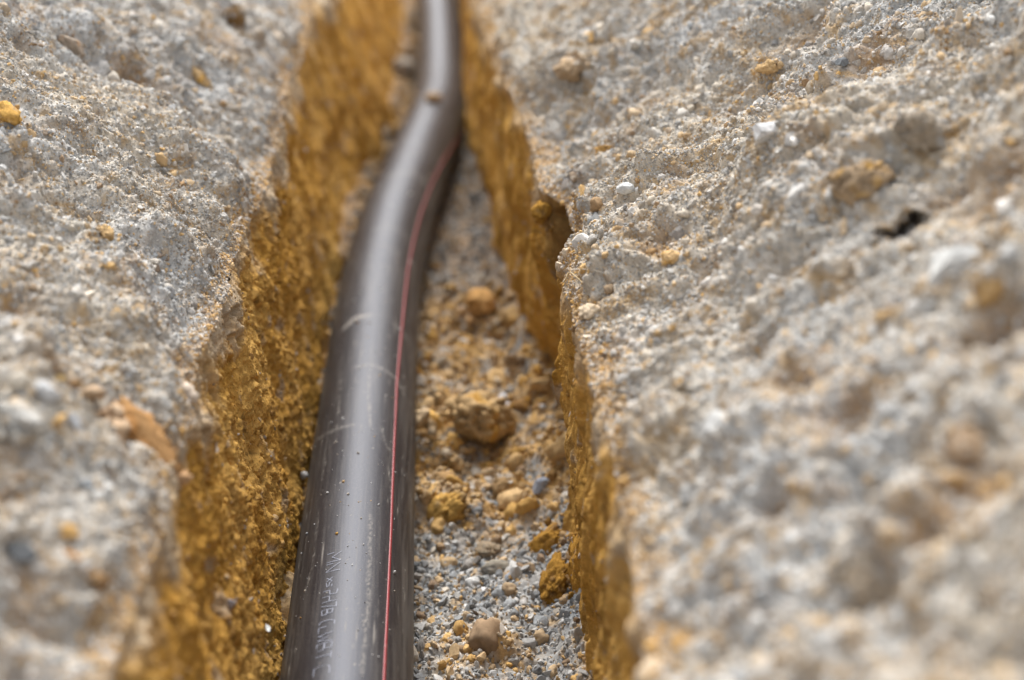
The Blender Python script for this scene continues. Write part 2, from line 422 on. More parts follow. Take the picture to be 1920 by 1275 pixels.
def rock(style, seed, sub=3):
    """unit stone; style angular | round | clod | flake"""
    r = np.random.default_rng(seed)
    P, F = ico(sub); P = P.copy()
    if style in ('angular', 'flake'):
        for _ in range(11):
            n = r.normal(size=3); n /= np.linalg.norm(n); o = r.uniform(0.45, 0.82)
            dd = P@n; m = dd > o
            P[m] -= np.outer(dd[m]-o, n)
        P *= 1 + 0.05*n3(P, 3, seed)[:, None] + 0.03*n3(P, 9, seed+7)[:, None]
        if sub >= 4: P *= (1 + .05*cells(P, 3, seed) + .035*cells(P, 9, seed+1))[:, None]
        P *= np.array([1.25, 0.95, 0.42 if style == 'flake' else 0.72])
    elif style == 'round':
        P *= 1 + 0.20*n3(P, 0.9, seed)[:, None] + 0.09*n3(P, 2.5, seed+3)[:, None] + 0.03*n3(P, 9, seed+5)[:, None]
        if sub >= 4: P *= (1 + .06*cells(P, 4, seed) + .035*cells(P, 11, seed+1))[:, None]
        P *= np.array([1.2, 0.95, 0.78])
    else:
        P *= 1 + 0.30*n3(P, 1.1, seed)[:, None]
        k = 0.42*cells(P, 1.6, seed) + 0.24*cells(P, 3.3, seed+1)
        if sub >= 4: k = k + 0.10*cells(P, 7, seed+2) + 0.06*cells(P, 15, seed+3) + 0.03*n3(P, 30, seed+4)
        P *= (1 + k)[:, None]
        for _ in range(4):
            n = r.normal(size=3); n /= np.linalg.norm(n); o = r.uniform(0.7, 0.95)
            dd = P@n; m = dd > o
            P[m] -= 0.8*np.outer(dd[m]-o, n)
        P *= np.array([1.15, 1.0, 0.8])
    return P, F

def src_collection(name, styles, mat, sub=2):
    col = bpy.data.collections.new(name)
    for k, st in enumerate(styles):
        P, F = rock(st, 50+k*13, sub)
        me = bpy.data.meshes.new('grain'); me.from_pydata(P.tolist(), [], F.tolist()); me.materials.append(mat)
        if st in ('round', 'clod'): me.polygons.foreach_set('use_smooth', np.ones(len(F), bool))
        o = bpy.data.objects.new('grain', me); col.objects.link(o)
    return col, len(styles)
STONES = src_collection('stones', ['angular']*10 + ['flake']*5 + ['clod']*3, M_STONE, 3)
CRUMBS = src_collection('crumbs', ['clod']*8, M_CRUMB, 3)

def rand_on(name, n, ylo, yhi, clo, chi, pow_c=1.0, dens=None):
    """n points on a sheet, uniform in y and column position, optionally thinned by dens(P, y, frac)"""
    P, c, _ = sheets[name]
    nr, nc = P.shape[:2]
    y = rng.uniform(ylo, yhi, n)
    fi = np.interp(y, Y, np.arange(nr))
    if name.startswith('terrain'):
        fj = np.interp(rng.uniform(0, 1, n)**pow_c*(chi-clo)+clo, T, np.arange(nc))
    else:
        fj = (rng.uniform(0, 1, n)**pow_c*(chi-clo)+clo)*(nc-1.001)
    i = np.clip(fi.astype(int), 0, nr-2); j = np.clip(fj.astype(int), 0, nc-2)
    a = (fi-i)[:, None]; b = (fj-j)[:, None]
    p = P[i, j]*(1-a)*(1-b) + P[i+1, j]*a*(1-b) + P[i, j+1]*(1-a)*b + P[i+1, j+1]*a*b
    i2 = np.minimum(i+3, nr-1); j2 = np.minimum(j+3, nc-1); i1 = np.maximum(i-2, 0); j1 = np.maximum(j-2, 0)
    nn = np.cross(P[i2, j]-P[i1, j], P[i, j2]-P[i, j1])
    nn /= np.linalg.norm(nn, axis=1)[:, None]+1e-12
    want = {'terrain_right': (-.6, 0, .8), 'terrain_left': (.6, 0, .8), 'trench_wall_right': (-1, 0, .0), 'trench_wall_left': (1, 0, .0), 'trench_floor': (0, 0, 1)}[name]
    nn *= np.sign(nn@np.array(want))[:, None]
    return p, nn, c[i, j]

def scatter(name, parts, coll, label_kind):
    """parts: list of (p, n, size, tint). ONE object of loose grains"""
    col, nsrc = coll
    p = np.concatenate([a[0] for a in parts]); n = np.concatenate([a[1] for a in parts])
    sz = np.concatenate([a[2] for a in parts]); tint = np.concatenate([a[3] for a in parts])
    sink = np.concatenate([a[4] for a in parts])
    N = len(p)
    p = p + n*(sz*sink)[:, None]
    me = bpy.data.meshes.new(name); me.vertices.add(N); me.vertices.foreach_set('co', p.astype(np.float32).ravel())
    def attr(nm, ty, key, v): me.attributes.new(nm, ty, 'POINT').data.foreach_set(key, v)
    attr('rot', 'FLOAT_VECTOR', 'vector', rng.uniform(0, 6.283, (N, 3)).astype(np.float32).ravel())
    sc = (sz[:, None]*rng.uniform(0.8, 1.2, (N, 3))).astype(np.float32); attr('scl', 'FLOAT_VECTOR', 'vector', sc.ravel())
    t4 = np.ones((N, 4), np.float32); t4[:, :3] = tint; attr('tint', 'FLOAT_COLOR', 'color', t4.ravel())
    attr('idx', 'INT', 'value', rng.integers(0, nsrc, N).astype(np.int32))
    o = link(bpy.data.objects.new(name, me)); tag(o, kind='stuff')
    g = bpy.data.node_groups.new(name, 'GeometryNodeTree')
    g.interface.new_socket('Geometry', in_out='INPUT', socket_type='NodeSocketGeometry')
    g.interface.new_socket('Geometry', in_out='OUTPUT', socket_type='NodeSocketGeometry')
    A = g.nodes.new; gi = A('NodeGroupInput'); go = A('NodeGroupOutput')
    ci = A('GeometryNodeCollectionInfo'); ci.inputs['Collection'].default_value = col
    ci.inputs['Separate Children'].default_value = True; ci.inputs['Reset Children'].default_value = True
    iop = A('GeometryNodeInstanceOnPoints'); iop.inputs['Pick Instance'].default_value = True
    def na(nm, ty):
        x = A('GeometryNodeInputNamedAttribute'); x.data_type = ty; x.inputs['Name'].default_value = nm; return x.outputs['Attribute']
    L = g.links.new
    L(gi.outputs[0], iop.inputs['Points']); L(ci.outputs[0], iop.inputs['Instance'])
    L(na('idx', 'INT'), iop.inputs['Instance Index'])
    e2r = A('FunctionNodeEulerToRotation'); L(na('rot', 'FLOAT_VECTOR'), e2r.inputs[0]); L(e2r.outputs[0], iop.inputs['Rotation'])
    L(na('scl', 'FLOAT_VECTOR'), iop.inputs['Scale'])
    L(iop.outputs[0], go.inputs[0])
    o.modifiers.new('grains', 'NODES').node_group = g
    return o

FCLAY = None
PAL = np.stack([GREY, GREY*1.12, WARM, WHITE, SAND, BLUE, BLUE*1.35, OCHRE2, BROWN*1.2])
def tints(n, wts, base=None, mix=0.35):
    wts = np.array(wts, float); wts /= wts.sum()
    t = PAL[rng.choice(len(PAL), n, p=wts)]*rng.uniform(0.8, 1.18, (n, 1))
    if base is not None: t = t*(1-mix) + base*mix
    return t
def sizes(n, lo, hi, k=2.2):
    u = rng.uniform(0, 1, n); return (lo**-k + u*(hi**-k-lo**-k))**(-1/k)*0.5        # power law, diameters lo..hi -> radius

W_BANK = [30, 15, 15, 9, 9, 11, 11, 4, 5]
W_FLOOR = [18, 12, 9, 7, 12, 16, 18, 8, 4]
def layer(sheet_name, n, y0, y1, c0, c1, lo, hi, wts, pow_c=1.0, mix=0.3, sink=(-.2, .35), k=2.2, keep=None, dim=1.0):
    p, nn, cc = rand_on(sheet_name, n, y0, y1, c0, c1, pow_c)
    if keep is not None:
        m = rng.uniform(0, 1, n) < keep(p); p, nn, cc = p[m], nn[m], cc[m]
    n = len(p)
    return (p, nn, sizes(n, lo, hi, k), tints(n, wts, cc, mix)*((.88*(1-.3*sstep(1.9, 2.6, p[:, 1])))[:, None] if sheet_name == 'trench_floor' else 1), rng.uniform(*sink, n))  # floor gravel is dimmed farther along, the same painted trench shade

def patchy(seed, f=9, lo=-.4, hi=.5, base=.25):
    return lambda p: base + (1-base)*sstep(lo, hi, fbm(p[:, 1]*f, p[:, 2]*f*1.4, 3, seed))

for side, nm in ((1, 'terrain_right'), (-1, 'terrain_left')):
    scatter('gravel', [
        layer(nm, 230000, 1.0, 2.3, 0, .50, .0016, .0052, W_BANK, 1.1, mix=.3, sink=(-.5, .4), keep=patchy(side+30, 14, -.6, .3, .3)),
        layer(nm, 60000, 0.45, 1.0, 0, .55, .0025, .008, W_BANK, mix=.3, sink=(-.7, .1)),
        layer(nm, 26000, 2.3, 4.6, 0, .55, .0035, .008, W_BANK, mix=.35, sink=(-.7, .1)),
        layer(nm, 30000, 0.4, 3.4, 0, .60, .0055, .012, W_BANK, sink=(-.6, .2), keep=patchy(side+40, 8, -.3, .6, .12)),
        layer(nm, 3000, 0.4, 5.0, 0, .70, .012, .030, [30, 12, 15, 4, 7, 11, 11, 2, 6], keep=patchy(side+50, 6, -.1, .5, .05), sink=(-.7, 0)),
        layer(nm, 60, 0.4, 5.0, 0.02, .8, .026, .042, [30, 10, 16, 2, 6, 8, 10, 1, 6], mix=.6, sink=(-.6, -.1)),
    ], STONES, 'g')
    scatter('dirt_crumbs', [
        layer(nm, 14000, 0.5, 3.2, 0, .55, .003, .009, [3, 2, 6, 1, 8, 0, 0, 3, 2], mix=.45, keep=patchy(side+60, 7, 0, .6, .08)),
        layer(nm, 1900, 0.4, 4.0, 0, .6, .008, .022, [4, 2, 8, 0, 5, 0, 0, .6, 3], mix=.5, keep=patchy(side+70, 5, 0, .6, .05), sink=(-.4, .1)),
        layer(nm, 9000, 0.5, 4.0, 0, .022, .002, .006, [2, 0, 5, 0, 6, 0, 0, 9, 3], mix=.4),
    ], CRUMBS, 'g')
for side, nm in ((1, 'trench_wall_right'), (-1, 'trench_wall_left')):
    scatter('clay_crumbs', [
        layer(nm, 80000 if side < 0 else 26000, 0.75, 2.2, 0, 1, .0008, .0024, [0, 0, 1, 0, 2, 0, 0, 16, 4], mix=.65, sink=(-.5, .3)),
        layer(nm, 1500 if side < 0 else 500, 0.6, 3.4, 0, 1, .004, .009, [0, 0, 1, 0, 2, 0, 0, 12, 5], mix=.55, sink=(-.5, .2)),
    ], CRUMBS, 'g')
    scatter('grit', [
        layer(nm, 1700, 0.5, 4.8, 0, 1, .003, .011, [8, 3, 5, 2, 3, 8, 5, 2, 4], mix=.3, sink=(-.7, -.1)),
    ], STONES, 'g')
def onfloor(extra=None):
    def f(p):
        a = (p[:, 0] > baseL(p[:, 1])-.01) & (p[:, 0] < baseR(p[:, 1])+.03)
        a = a & ~((np.abs(p[:, 0]-pipeX(p[:, 1])) < 0.035))
        a = a.astype(float)
        return a*(extra(p) if extra else 1)
    return f
stone_keep = onfloor(lambda p: 1-0.85*claymask(p[:, 0], p[:, 1]))
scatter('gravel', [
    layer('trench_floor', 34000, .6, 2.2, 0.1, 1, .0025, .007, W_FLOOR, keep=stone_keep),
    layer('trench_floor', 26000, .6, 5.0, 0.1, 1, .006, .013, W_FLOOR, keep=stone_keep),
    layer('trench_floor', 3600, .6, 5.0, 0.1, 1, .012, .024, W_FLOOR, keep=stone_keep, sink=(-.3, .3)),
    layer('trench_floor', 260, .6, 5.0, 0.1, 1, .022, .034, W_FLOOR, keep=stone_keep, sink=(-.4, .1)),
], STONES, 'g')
clay_keep = onfloor(lambda p: 0.05+claymask(p[:, 0], p[:, 1])**1.5)
WC = [1, 0, 4, 0, 10, 0, 1, 11, 7]
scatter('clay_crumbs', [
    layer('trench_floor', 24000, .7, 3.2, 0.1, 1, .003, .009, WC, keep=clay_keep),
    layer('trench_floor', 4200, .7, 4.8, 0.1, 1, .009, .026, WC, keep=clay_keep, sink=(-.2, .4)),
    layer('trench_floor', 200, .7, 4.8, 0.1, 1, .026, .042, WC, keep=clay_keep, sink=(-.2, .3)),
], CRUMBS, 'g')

# ------------------------------------------------------------------ the pipe
def pipe_mat():
    m, t, p = newmat('black polyethylene pipe'); N = t.nodes; L = t.links
    at = N.new('ShaderNodeAttribute'); at.attribute_name = 'dust'
    tc = N.new('ShaderNodeTexCoord')
    n1 = N.new('ShaderNodeTexNoise'); n1.inputs['Scale'].default_value = 750; n1.inputs['Detail'].default_value = 3
    mp = N.new('ShaderNodeMapping'); mp.inputs['Scale'].default_value = (260, 9, 260)
    n2 = N.new('ShaderNodeTexNoise'); n2.inputs['Scale'].default_value = 1.0; n2.inputs['Detail'].default_value = 5; n2.inputs['Roughness'].default_value = .6
    L.new(tc.outputs['Object'], n1.inputs['Vector']); L.new(tc.outputs['Object'], mp.inputs['Vector']); L.new(mp.outputs[0], n2.inputs['Vector'])
    r1 = N.new('ShaderNodeMapRange'); r1.inputs['From Min'].default_value = .52; r1.inputs['From Max'].default_value = .76; r1.inputs['To Max'].default_value = .15
    L.new(n1.outputs[0], r1.inputs['Value'])
    r2 = N.new('ShaderNodeMapRange'); r2.inputs['From Min'].default_value = .45; r2.inputs['From Max'].default_value = .8; r2.inputs['To Max'].default_value = .07
    L.new(n2.outputs[0], r2.inputs['Value'])
    a1 = N.new('ShaderNodeMath'); a1.operation = 'ADD'; L.new(r1.outputs[0], a1.inputs[0]); L.new(r2.outputs[0], a1.inputs[1])
    a2 = N.new('ShaderNodeMath'); a2.operation = 'ADD'; a2.use_clamp = True; L.new(a1.outputs[0], a2.inputs[0]); L.new(at.outputs['Fac'], a2.inputs[1])
    mx = N.new('ShaderNodeMix'); mx.data_type = 'RGBA'
    mx.inputs['A'].default_value = (0.012, 0.009, 0.0095, 1); mx.inputs['B'].default_value = (0.42, 0.38, 0.32, 1)
    L.new(a2.outputs[0], mx.inputs['Factor']); L.new(mx.outputs['Result'], p.inputs['Base Color'])
    r3 = N.new('ShaderNodeMapRange'); r3.inputs['To Min'].default_value = .45; r3.inputs['To Max'].default_value = .8; r3.inputs['From Max'].default_value = .7
    L.new(a2.outputs[0], r3.inputs['Value']); L.new(r3.outputs[0], p.inputs['Roughness'])
    b = N.new('ShaderNodeBump'); b.inputs['Distance'].default_value = .00012; L.new(n2.outputs[0], b.inputs['Height']); L.new(b.outputs[0], p.inputs['Normal'])
    p.inputs['Specular IOR Level'].default_value = .44; p.inputs['Specular Tint'].default_value = (.80, .86, 1.0, 1)
    return m
M_PIPE = pipe_mat()
M_RED, _t, _p = newmat('red stripe'); _p.inputs['Base Color'].default_value = (0.22, 0.02, 0.024, 1); _p.inputs['Roughness'].default_value = .5
_n = _t.nodes.new('ShaderNodeTexNoise'); _n.inputs['Scale'].default_value = 500; _r = _t.nodes.new('ShaderNodeMapRange'); _r.inputs['From Min'].default_value = .56; _r.inputs['From Max'].default_value = .72; _r.inputs['To Max'].default_value = .55
_m = _t.nodes.new('ShaderNodeMix'); _m.data_type = 'RGBA'; _m.inputs['A'].default_value = (0.22, 0.02, 0.024, 1); _m.inputs['B'].default_value = (0.25, .2, .17, 1)
_c = _t.nodes.new('ShaderNodeTexCoord'); _t.links.new(_c.outputs['Object'], _n.inputs['Vector']); _t.links.new(_n.outputs[0], _r.inputs['Value']); _t.links.new(_r.outputs[0], _m.inputs['Factor']); _t.links.new(_m.outputs['Result'], _p.inputs['Base Color'])
M_INK, _t, _p = newmat('pale ink'); _p.inputs['Base Color'].default_value = (0.17, 0.18, 0.22, 1); _p.inputs['Roughness'].default_value = .55

def pframe(y):
    e = 1e-3
    c = np.stack([pipeX(y), y, pipeZ(y)], -1)
    t = np.stack([pipeX(y+e)-pipeX(y-e), np.full_like(y, 2*e), pipeZ(y+e)-pipeZ(y-e)], -1); t /= np.linalg.norm(t, axis=-1)[..., None]
    r = np.cross(t, np.array([0, 0, 1.0])); r /= np.linalg.norm(r, axis=-1)[..., None]
    return c, r, np.cross(r, t)
def psurf(y, a, rad):
    """y along, a = angle from the top towards +X"""
    c, r, u = pframe(y)
    return c + (r*np.sin(a)[..., None] + u*np.cos(a)[..., None])*rad
def pix2pipe(u, v):
    """where an image point meets the pipe -> (y, angle)"""
    r = ray(u, v); r = r/np.linalg.norm(r)
    s = np.linspace(.8, 6, 20000); P = CAM + s[:, None]*r
    c, rr, uu = pframe(P[:, 1]); dv = P-c
    dd = np.hypot((dv*rr).sum(1), (dv*uu).sum(1))
    k = np.argmax(dd < PR) if (dd < PR).any() else int(np.argmin(dd))
    return P[k, 1], math.atan2((dv[k]*rr[k]).sum(), (dv[k]*uu[k]).sum())

yp = [-6.0]
while yp[-1] < 14: yp.append(yp[-1] + (.05 if yp[-1] < .5 else .0022 if yp[-1] < 1.9 else .004 if yp[-1] < 3 else .02 if yp[-1] < 5.5 else .2))
yp = np.array(yp); na = 260
ang = np.linspace(-math.pi, math.pi, na, endpoint=False)
AY, AA = np.meshgrid(yp, ang, indexing='ij')
wob = 1 + 0.004*noise(AY*2.2, AA*1.2, 61)
PP = psurf(AY, AA, PR); cc_, _, _ = pframe(AY); PP = cc_ + (PP-cc_)*wob[..., None]
dust = np.zeros_like(AY)
def scuff(pts, wid, amt, seed):
    """a smear of dust along image points that lie on the pipe"""
    global dust
    q = [pix2pipe(*p) for p in pts]
    for (y0, a0), (y1, a1) in zip(q[:-1], q[1:]):
        bx, by = (y1-y0), (a1-a0)*PR; L2 = bx*bx+by*by+1e-12
        m = (AY > min(y0, y1)-.05) & (AY < max(y0, y1)+.05)
        px, py = AY[m]-y0, (AA[m]-a0)*PR
        h = np.clip((px*bx+py*by)/L2, 0, 1)
        dd = np.hypot(px-h*bx, py-h*by)
        dd = dd + .0022*noise(AY[m]*60, AA[m]*9, seed+50)
        v = .8*amt*np.exp(-(dd/wid)**2)*np.clip(.5+1.1*noise(AY[m]*190, AA[m]*26, seed), 0, 1.2)
        dust[m] = np.maximum(dust[m], v)
scuff([(648, 614), (662, 598), (690, 592)], .006, .85, 1)
scuff([(664, 689), (690, 684), (715, 690), (745, 712), (758, 740)], .0045, .40, 2)
scuff([(735, 605), (752, 618), (768, 645)], .004, .40, 3)
scuff([(585, 838), (600, 822), (625, 808), (660, 797)], .0045, .38, 4)
scuff([(692, 700), (690, 750), (694, 800)], .0018, .45, 5)
scuff([(732, 895), (733, 950)], .0014, .30, 6)
scuff([(695, 965), (693, 1060), (690, 1140), (683, 1200), (680, 1262)], .0022, .42, 7)
scuff([(584, 1066), (578, 1090), (570, 1120)], .0012, .45, 8)
scuff([(610, 860), (604, 900)], .0016, .3, 9)
scuff([(598, 955), (592, 1010), (585, 1060)], .0012, .25, 10)
scuff([(560, 1160), (552, 1230)], .0013, .3, 11)
scuff([(650, 600), (690, 590), (745, 600), (765, 640)], .003, .16, 12)
scuff([(700, 430), (735, 425), (765, 445)], .006, .25, 14)
scuff([(735, 330), (775, 325), (800, 345)], .009, .28, 15)
scuff([(640, 700), (636, 760), (628, 830)], .0012, .28, 16)
scuff([(715, 800), (722, 830), (728, 842)], .0014, .35, 17)
# dust settled along the shoulder, streaks and specks
st_ = sstep(.25, .8, fbm(AY*3, AA*14, 4, 63, .6))*.06
side_ = sstep(.75, 1.15, np.abs(AA))*sstep(-.5, .6, fbm(AY*5, AA*9, 3, 64))*.13
film = .006 + .01*fbm(AY*4, AA*5, 3, 65)
sp = sstep(.72, .95, noise(AY*300, AA*24, 66))*.8*sstep(-.3, .3, noise(AY*7, AA*3, 68)) + sstep(.82, .95, noise(AY*140, AA*60, 67))*.4
fs = sstep(.55, .95, noise(AY*30, AA*70, 69))*.42*sstep(-.3, .4, noise(AY*3, AA*2.5, 70)) + sstep(.6, .95, noise(AY*12, AA*110, 71))*.34*sstep(-.3, .4, noise(AY*2.3, AA*3.1, 72))
dust = np.clip(np.maximum(dust, st_+side_+film) + sp*1.0 + fs, 0, 1)
i = np.arange(len(yp)*na).reshape(len(yp), na); j = np.roll(i, -1, 1)
PF = np.stack([i[:-1], j[:-1], j[1:], i[1:]], -1).reshape(-1, 4)
pipe = link(bpy.data.objects.new('plastic_pipe', None)); pipe.location = (0, 0, 0); pipe.empty_display_size = .1
tag(pipe, 'dusty black plastic pipe with a thin red stripe lying along the trench bottom', 'pipe')
mesh_np('pipe_wall', PP, PF, M_PIPE, pipe, extra={'dust': dust})

def strip_on_pipe(name, y, a, half, rad, mat, parent):
    aa = np.stack([a-half/PR, a-half*.9/PR, a, a+half*.9/PR, a+half/PR], 1)
    yy = np.repeat(y[:, None], 5, 1)
    rr = np.array([-.0004, 1, 1, 1, -.0004]); rr = np.where(rr > 0, rad, -.0004)
    c, r, u = pframe(yy)
    V = c + (r*np.sin(aa)[..., None] + u*np.cos(aa)[..., None])*(PR + rr)[None, :, None]
    return mesh_np(name, V, grid_faces(len(y), 5), mat, parent)
sy = yp[(yp > -5.9) & (yp < 13.9)]
sa_pts = [(720, 1272), (727, 1130), (733, 1000), (738, 860), (744, 720), (755, 600), (766, 500), (783, 420), (800, 368), (817, 328), (831, 300)]
q = [pix2pipe(*p) for p in sa_pts]; qy = [a for a, b in q]; qa = [b for a, b in q]
print('stripe', [(round(a, 2), round(b, 2)) for a, b in q])
sa = np.interp(sy, [-6] + qy + [qy[-1]+.5, 14], [qa[0]] + qa + [1.7, 1.7])
wobw = .0021*(1+.12*noise(sy*40, sy*0, 5)) 
strip_on_pipe('red_stripe', sy, sa, .0017, .0007, M_RED, pipe)

# printed lettering: strokes in a unit cell (x = reading direction, y = height)
GL = {'C': [[(1, 1), (.2, 1), (0, .7), (0, .3), (.2, 0), (1, 0)]], 'M': [[(0, 0), (0, 1), (.5, .35), (1, 1), (1, 0)]], 'N': [[(0, 0), (0, 1), (1, 0), (1, 1)]],
      'x': [[(0, 0), (1, .6)], [(0, .6), (1, 0)]], '5': [[(1, .6), (0, .6), (0, .35), (.8, .3), (.9, .1), (0, 0)]], 'F': [[(0, 0), (0, 1), (1, 1)], [(0, .5), (.7, .5)]],
      'H': [[(0, 0), (0, 1)], [(1, 0), (1, 1)], [(0, .5), (1, .5)]], '7': [[(0, 1), (1, 1), (.4, 0)]], 'B': [[(0, 0), (0, 1), (.8, .95), (.8, .55), (0, .5), (1, .45), (1, .05), (0, 0)]],
      'L': [[(0, 1), (0, 0), (1, 0)]], 'W': [[(0, 1), (.25, 0), (.5, .7), (.75, 0), (1, 1)]], 'P': [[(0, 0), (0, 1), (1, .95), (1, .5), (0, .45)]],
      'I': [[(.5, 0), (.5, 1)]], 'T': [[(0, 1), (1, 1)], [(.5, 1), (.5, 0)]]}
TXT = [('M', 1034, 1050, 1), ('N', 1054, 1068, 1), ('x', 1080, 1087, .6), ('5', 1089, 1097, .6), ('P', 1104, 1112, 1), ('H', 1115, 1125, 1), ('7', 1128, 1137, 1), ('B', 1140, 1149, .7),
       ('C', 1161, 1170, 1), ('L', 1172, 1181, 1), ('W', 1184, 1200, 1), ('B', 1203, 1216, 1), ('T', 1221, 1233, 1), ('C', 1246, 1262, 1)]
VV, FF = [], []
def ink_line(p0, p1, wdt):
    """a thin raised stroke between two (y, angle) points"""
    y0, a0 = p0; y1, a1 = p1
    n = 5; yy = np.linspace(y0, y1, n); aa = np.linspace(a0, a1, n)
    dy, da = y1-y0, (a1-a0)*PR; L_ = math.hypot(dy, da)+1e-9; ny, nx = -da/L_, dy/L_
    for sgn in (-1, 1):
        VV.append(psurf(yy+sgn*ny*wdt*rng.uniform(.6, 1.25), aa+sgn*nx*wdt/PR, PR+.00045))
    b = sum(len(v) for v in VV)-2*n
    for k in range(n-1): FF.append((b+k, b+k+1, b+n+k+1, b+n+k))
for ch, v0, v1, hh in TXT:
    ut = 641 - (v0-1034)*.105                                       # x of the letters' tops in the photograph
    ya, at_ = pix2pipe(ut, v0); yb, _ = pix2pipe(ut, v1)
    htop = at_; hb = at_ - .0165*hh/PR
    if hh < 1: htop -= .003/PR; hb -= .004/PR
    for stroke in GL[ch]:
        pts = [(ya + (yb-ya)*x, hb + (htop-hb)*z) for x, z in stroke]
        for p0, p1 in zip(pts[:-1], pts[1:]):
            m_ = ((p0[0]+p1[0])/2, (p0[1]+p1[1])/2)
            if rng.uniform() > .12: ink_line(p0, m_, .0005)
            if rng.uniform() > .12: ink_line(m_, p1, .0005)                # worn, partly rubbed off
mesh_np('printed_lettering', np.concatenate(VV), np.array(FF), M_INK, pipe, smooth=False)

# ------------------------------------------------------------------ single stones and clods
def lump(name, label, cat, u, v, wpx, style, colour, seed, ratio=.8, zr=.7, rot=0, sink=.25, group=None, which=None, sub=4, second=None, dp=None):
    """a stone of the photograph: centre (u, v) and width wpx in it; it lies on the ground met there"""
    h = hit(u, v, which)
    p, nn, dist = h
    depth = (np.array(p)-CAM)@FW
    r = .5*wpx*depth/FPX
    P, F = rock(style, seed, sub)
    ext = P.max(0)-P.min(0); P = (P-(P.max(0)+P.min(0))/2)/ext*2
    P = P*np.array([1, ratio, zr])*r
    up = nn if nn.z > .3 or which else nn
    q1 = Vector(up).to_track_quat('Z', 'Y').to_matrix()
    # local x axis as near as can be to the picture's horizontal, turned by rot about the surface normal
    z = np.array(up); x = RT-(RT@z)*z; x /= np.linalg.norm(x); y = np.cross(z, x)
    ca, sa_ = math.cos(R(rot)), math.sin(R(rot)); x, y = x*ca+y*sa_, -x*sa_+y*ca
    W = P@np.stack([x, y, z])
    loc = np.array(p) + z*r*zr*(1-2*sink)
    f = n3(P/r, 2.2, seed+90)
    c = np.repeat(np.array(colour)[None], len(P), 0)
    c2 = np.array(second if second is not None else np.array(colour)*.72)
    c = lerp3(c, c2, sstep(.1, .8, f)); c = c*(1+.10*n3(P/r, 7, seed+91))[:, None]
    o = mesh_np(name, W, F, M_CLOD if style == 'clod' else M_ROCK, col=c, smooth=style in ('clod', 'round'))
    o.location = loc
    tag(o, label, cat, group)
    if style == 'clod' and r > .006 and seed not in (42, 43):
        n_ = 60; an = rng.uniform(0, 2*math.pi, n_); rd = rng.uniform(.5, 1.45, n_)*r
        ring.append((np.array(p)+np.outer(np.cos(an)*rd, x)+np.outer(np.sin(an)*rd*max(ratio, .6), y), np.repeat(z[None], n_, 0), sizes(n_, r*.10, r*.5, 1.5), lerp3(c[rng.integers(0, len(c), n_)], np.repeat(WARM[None], n_, 0), rng.uniform(0, .5, n_))*rng.uniform(.8, 1.1, (n_, 1)), rng.uniform(-.3, .3, n_)))
    return o

